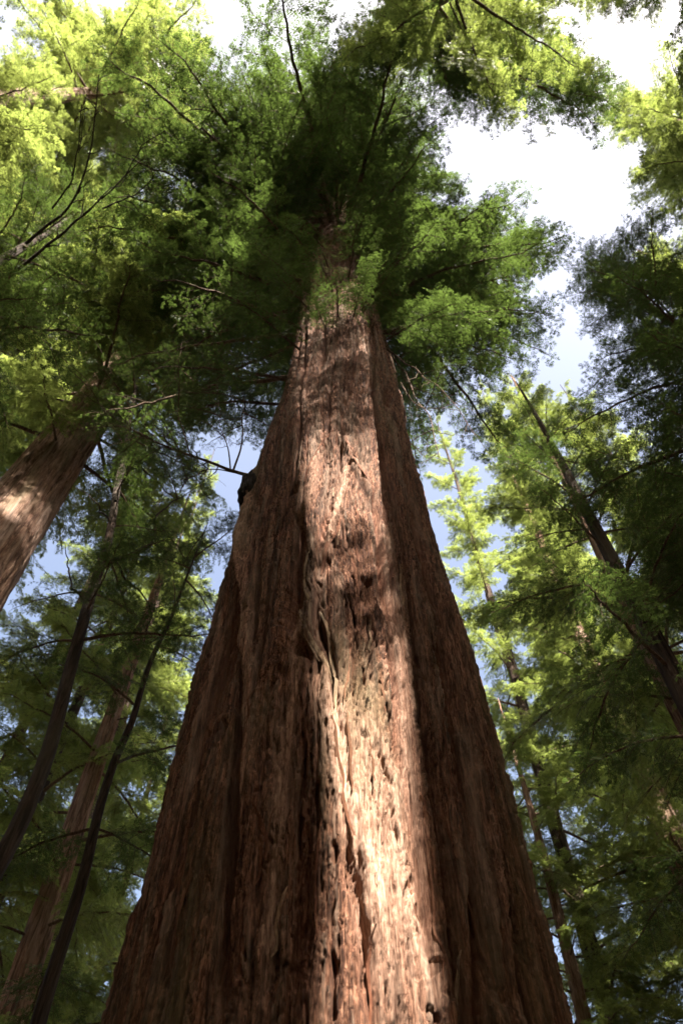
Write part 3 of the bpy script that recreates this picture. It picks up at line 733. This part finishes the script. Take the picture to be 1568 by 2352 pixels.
# the dark leaning stem at the left
def stem_from(pts, r0, r1, n=40, rad=8, wig=.0, seed=0):
    P = np.array(pts, float); s = np.concatenate([[0], np.cumsum(np.linalg.norm(np.diff(P, axis=0), axis=1))]); s /= s[-1]
    u = np.linspace(0, 1, n)
    C = np.stack([np.interp(u, s, P[:, k]) for k in range(3)], -1)
    for _ in range(max(1, n // 12)):
        C[1:-1] = .25 * C[:-2] + .5 * C[1:-1] + .25 * C[2:]
    if wig: C = C + wig * np.stack([perlin(u * 9, seed, .5 + k) for k in range(3)], -1) * np.sin(np.pi * u)[:, None]
    V, Q = tube_np(C, r0 + (r1 - r0) * u ** .8, rad)
    return V, Q, C
def leaning_tree():
    D = 9.0
    pts = [at(60, 1880, D), at(160, 1535, D), at(215, 1350, D), at(252, 1230, D), at(283, 1050, D + .2), at(300, 960, D + .4), at(320, 850, D + 1)]
    base = pts[0] + (pts[0] - pts[1]) * (pts[0][2] / (pts[1][2] - pts[0][2])) * .0
    base = np.array([pts[0][0] - .6, pts[0][1] - .3, 0.0])
    root = empty('understory_tree', base, 'slender dark leaning tree stem at the left edge with crooked branches', 'tree')
    P = [base] + pts
    V, Q, C = stem_from([p - base for p in P], .15, .05, 80, 12, .12, 3)
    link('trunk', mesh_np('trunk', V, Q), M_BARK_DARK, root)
    # crooked bare branches
    for bp, r_ in (([(235, 1290), (330, 1270), (365, 1225), (355, 1190), (400, 1150), (470, 1110)], .05),
                   ([(265, 1150), (290, 1060), (270, 985), (240, 960)], .03), ([(300, 960), (380, 1010), (440, 1060)], .025), ([(200, 1390), (160, 1330), (150, 1250)], .03),
                   ([(240, 1260), (300, 1330), (350, 1400), (330, 1480)], .03), ([(255, 1200), (200, 1130), (170, 1120)], .025)):
        V, Q, C2 = stem_from([at(x, y, D + .1 * i) - base for i, (x, y) in enumerate(bp)], r_, .006, 30, 6, .1, r_ * 99)
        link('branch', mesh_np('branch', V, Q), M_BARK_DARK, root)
    for k in range(28):
        u = .45 + .55 * (k + random.random()) / 28
        i = int(u * 79); az = k * 2.4 + random.uniform(-.5, .5); loc = C[i]
        sc_ = random.uniform(.32, .62) * (1.25 - .5 * u); p = random.uniform(-.2, .4)
        if hits_sky(base, loc, az, p, sc_, thin=.8): continue
        add_bough(root, NEAR + THIN, loc, az, p, sc_, random.uniform(-.3, .3))
leaning_tree()
def second_stem():
    D = 11.0
    pts = [at(90, 2330, D), at(165, 2090, D), at(262, 1760, D), at(330, 1560, D), at(405, 1390, D), at(450, 1270, D), at(478, 1200, D)]
    base = np.array([pts[0][0] - .1, pts[0][1] - .1, 0.0])
    root = empty('understory_tree', base, 'dark slanting tree stem in front of the pale trunk at lower left', 'tree')
    V, Q, C = stem_from([p - base for p in [base] + pts], .17, .012, 80, 12, .1, 8)
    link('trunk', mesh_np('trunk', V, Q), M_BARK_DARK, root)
    for k in range(15):
        u = .34 + .66 * (k + random.random()) / 15
        i = int(u * 79); az = k * 2.4 + random.uniform(-.5, .5); loc = C[i]
        sc_ = random.uniform(.35, .6) * (1.2 - .45 * u); p = random.uniform(-.3, .2)
        if hits_sky(base, loc, az, p, sc_, thin=.8): continue
        add_bough(root, NEAR, loc, az, p, sc_, random.uniform(-.3, .3))
second_stem()

# ------------------------------------------------------------------ trees behind the camera whose shade falls on the trunk
hd = np.array([-math.sin(SUN_PHI), math.cos(SUN_PHI)])        # the way the light travels, on the ground
nd = np.array([math.cos(SUN_PHI), math.sin(SUN_PHI)])         # across it, to the right
def across(px, py):
    t, z = on_trunk(px, py); P = MAIN + trunk_point(t, z); return P[:2] @ nd
sR, sRim, sL = across(985, 1900), across(1141, 1720), across(706, 1900)
print('shade', sR, sRim, sL)
def sun_gap(P, az, pitch, ln):
    """the opening in the canopy through which the sun reaches the strip on the trunk: False where a limb would close it"""
    for u in (.15, .4, .7, 1.0):
        for v in (-.25, 0, .25):
            q = P + ln * (u * np.array([math.cos(az), math.sin(az), math.tan(pitch) - .12 * u]) + v * (1.15 - u) * np.array([-math.sin(az), math.cos(az), 0]))
            d = (MAIN[:2] - q[:2]) @ hd
            a, z = q[:2] @ nd, q[2] - d * math.tan(SUN_EL)
            if d > 2.5 and sL - .15 < a < sRim + .5 and (2.0 < z < 8.6 or 11.2 < z < 14.4 or 18.5 < z < 21 or (z < 22 and random.random() < .04)): return False
    return True
def shade_tree(s0, s1, d, H, z0, nb, length, label, seed, kinds=FAR, zshade=22.0, keep=None):
    c = (s0 + s1) / 2; w = (s1 - s0) / 2
    k = MAIN[:2] @ hd - d
    p = nd * c + hd * k
    R = w / ((1 - zshade / H) ** .8 * .96 + .04)
    print('shade tree', p, R)
    return conifer(p, R, H, z0, nb, length, label, kinds=kinds, seed=seed, name='redwood_tree', keep=keep, mask=True, thin=0)
tree_a = shade_tree(sR, sRim, 9.0, 46, 27, 46, 5.0, 'redwood behind the viewer whose trunk shades the right of the great redwood', 41, zshade=17, keep=sun_gap)
# its lower limbs, which break the sunlight higher up the great trunk into patches
for h_, off, ln, kd in [(15.5, -.2, 2.2, THIN), (16.1, .15, 2.4, NEAR), (16.7, -.1, 2.2, NEAR), (17.2, .1, 2.2, THIN), (21.3, 0, 2.6, NEAR), (21.8, .3, 2.4, NEAR), (22.3, -.2, 2.6, NEAR),
                        (22.8, .2, 2.6, NEAR), (23.3, -.3, 2.4, NEAR), (23.8, .1, 2.6, NEAR), (24.3, -.1, 2.6, NEAR), (24.9, .2, 2.6, NEAR), (25.5, -.2, 2.6, NEAR), (26.2, .1, 2.4, NEAR), (27.0, -.1, 2.4, NEAR), (29.4, .2, 2.6, NEAR), (30.0, .1, 2.6, NEAR), (30.8, 0, 2.6, NEAR)]:
    add_bough(tree_a, kd, (0, 0, h_), math.atan2(-nd[1], -nd[0]) + off, -.05, ln / 4, random.uniform(-.5, .5))
# its topmost limbs, which fringe the open sky at the top right
for px, py in [(1020, 250), (1060, 280), (1110, 262), (1160, 300), (1200, 250), (1090, 210), (1150, 215), (1240, 215), (1000, 190), (1330, 200), (1400, 250), (1390, 330), (1440, 290)]:
    d_ = ray(px, py); T_ = EYE + d_ * (random.uniform(34, 41) / d_[2]); b_ = np.array(tree_a.location)
    v_ = T_[:2] - b_[:2]; az_ = math.atan2(v_[1], v_[0]); l_ = max(2.0, np.linalg.norm(v_))
    add_bough(tree_a, NEAR if l_ < 5 else BIG, (0, 0, T_[2] + .18 * l_), az_, -.03, l_ / 4, random.uniform(-.4, .4))
shade_tree(sL - 2.6, sL, 17.0, 60, 30, 28, 6.0, 'broad redwood behind the viewer whose trunk shades the left of the great redwood', 42, zshade=26, keep=sun_gap)

# the rest of the grove, at the sides of and behind the viewer: its shade is what keeps the place dark
grove = [(-115, 15), (-150, 14), (-175, 15), (172, 17), (122, 16), (108, 13), (82, 15), (-85, 14), (-132, 24), (95, 26), (-100, 28), (62, 20), (150, 30), (180, 27), (140, 34), (160, 36)]
for k, (a_, D) in enumerate(grove):
    a = math.radians(a_)            # clockwise from straight ahead
    conifer((D * math.sin(a), D * math.cos(a)), .6, 50, 5, 130, 8.0, 'grove redwood outside the picture, %s' % ['at the far left side', 'behind to the left', 'straight behind the viewer', 'behind and a little right', 'behind to the right', 'at the right side', 'at the near right', 'at the near left', 'far behind to the left', 'far to the right', 'far to the left', 'right, ahead of the viewer', 'far behind on the sunny side', 'far straight behind', 'farthest behind to the right', 'farthest behind, near the middle'][k], seed=60 + k, name='redwood_tree', rows=60, cols=24, keep=sun_gap, group='grove trees out of the picture')

# a conifer just past the left edge whose dark bare limbs curve up in front of the bright crowns
fb = np.array([*foot(-60, 620, 11), 0.0])
lt = conifer(fb[:2], .3, 40, 14, 46, 5.0, 'conifer past the left edge whose dark bare limbs curve before the bright crowns', seed=51, kinds=NEAR, mat=M_BARK_DARK)
for k, (pts, r_) in enumerate([([(60, 560), (158, 478), (190, 415), (212, 330), (220, 240), (228, 170)], .09), ([(40, 620), (158, 526), (235, 455), (290, 400), (333, 362)], .10),
                               ([(235, 480), (310, 448), (345, 418), (356, 400)], .05), ([(120, 480), (165, 420), (182, 330), (188, 240)], .05), ([(290, 400), (330, 330), (380, 300)], .03)]):
    wild_branch(lt, fb, [at_r(x, y, 24) for x, y in pts], r_ * .55, .012, 70 + k, 8, 1.0, 0, M_BARK_DARK)
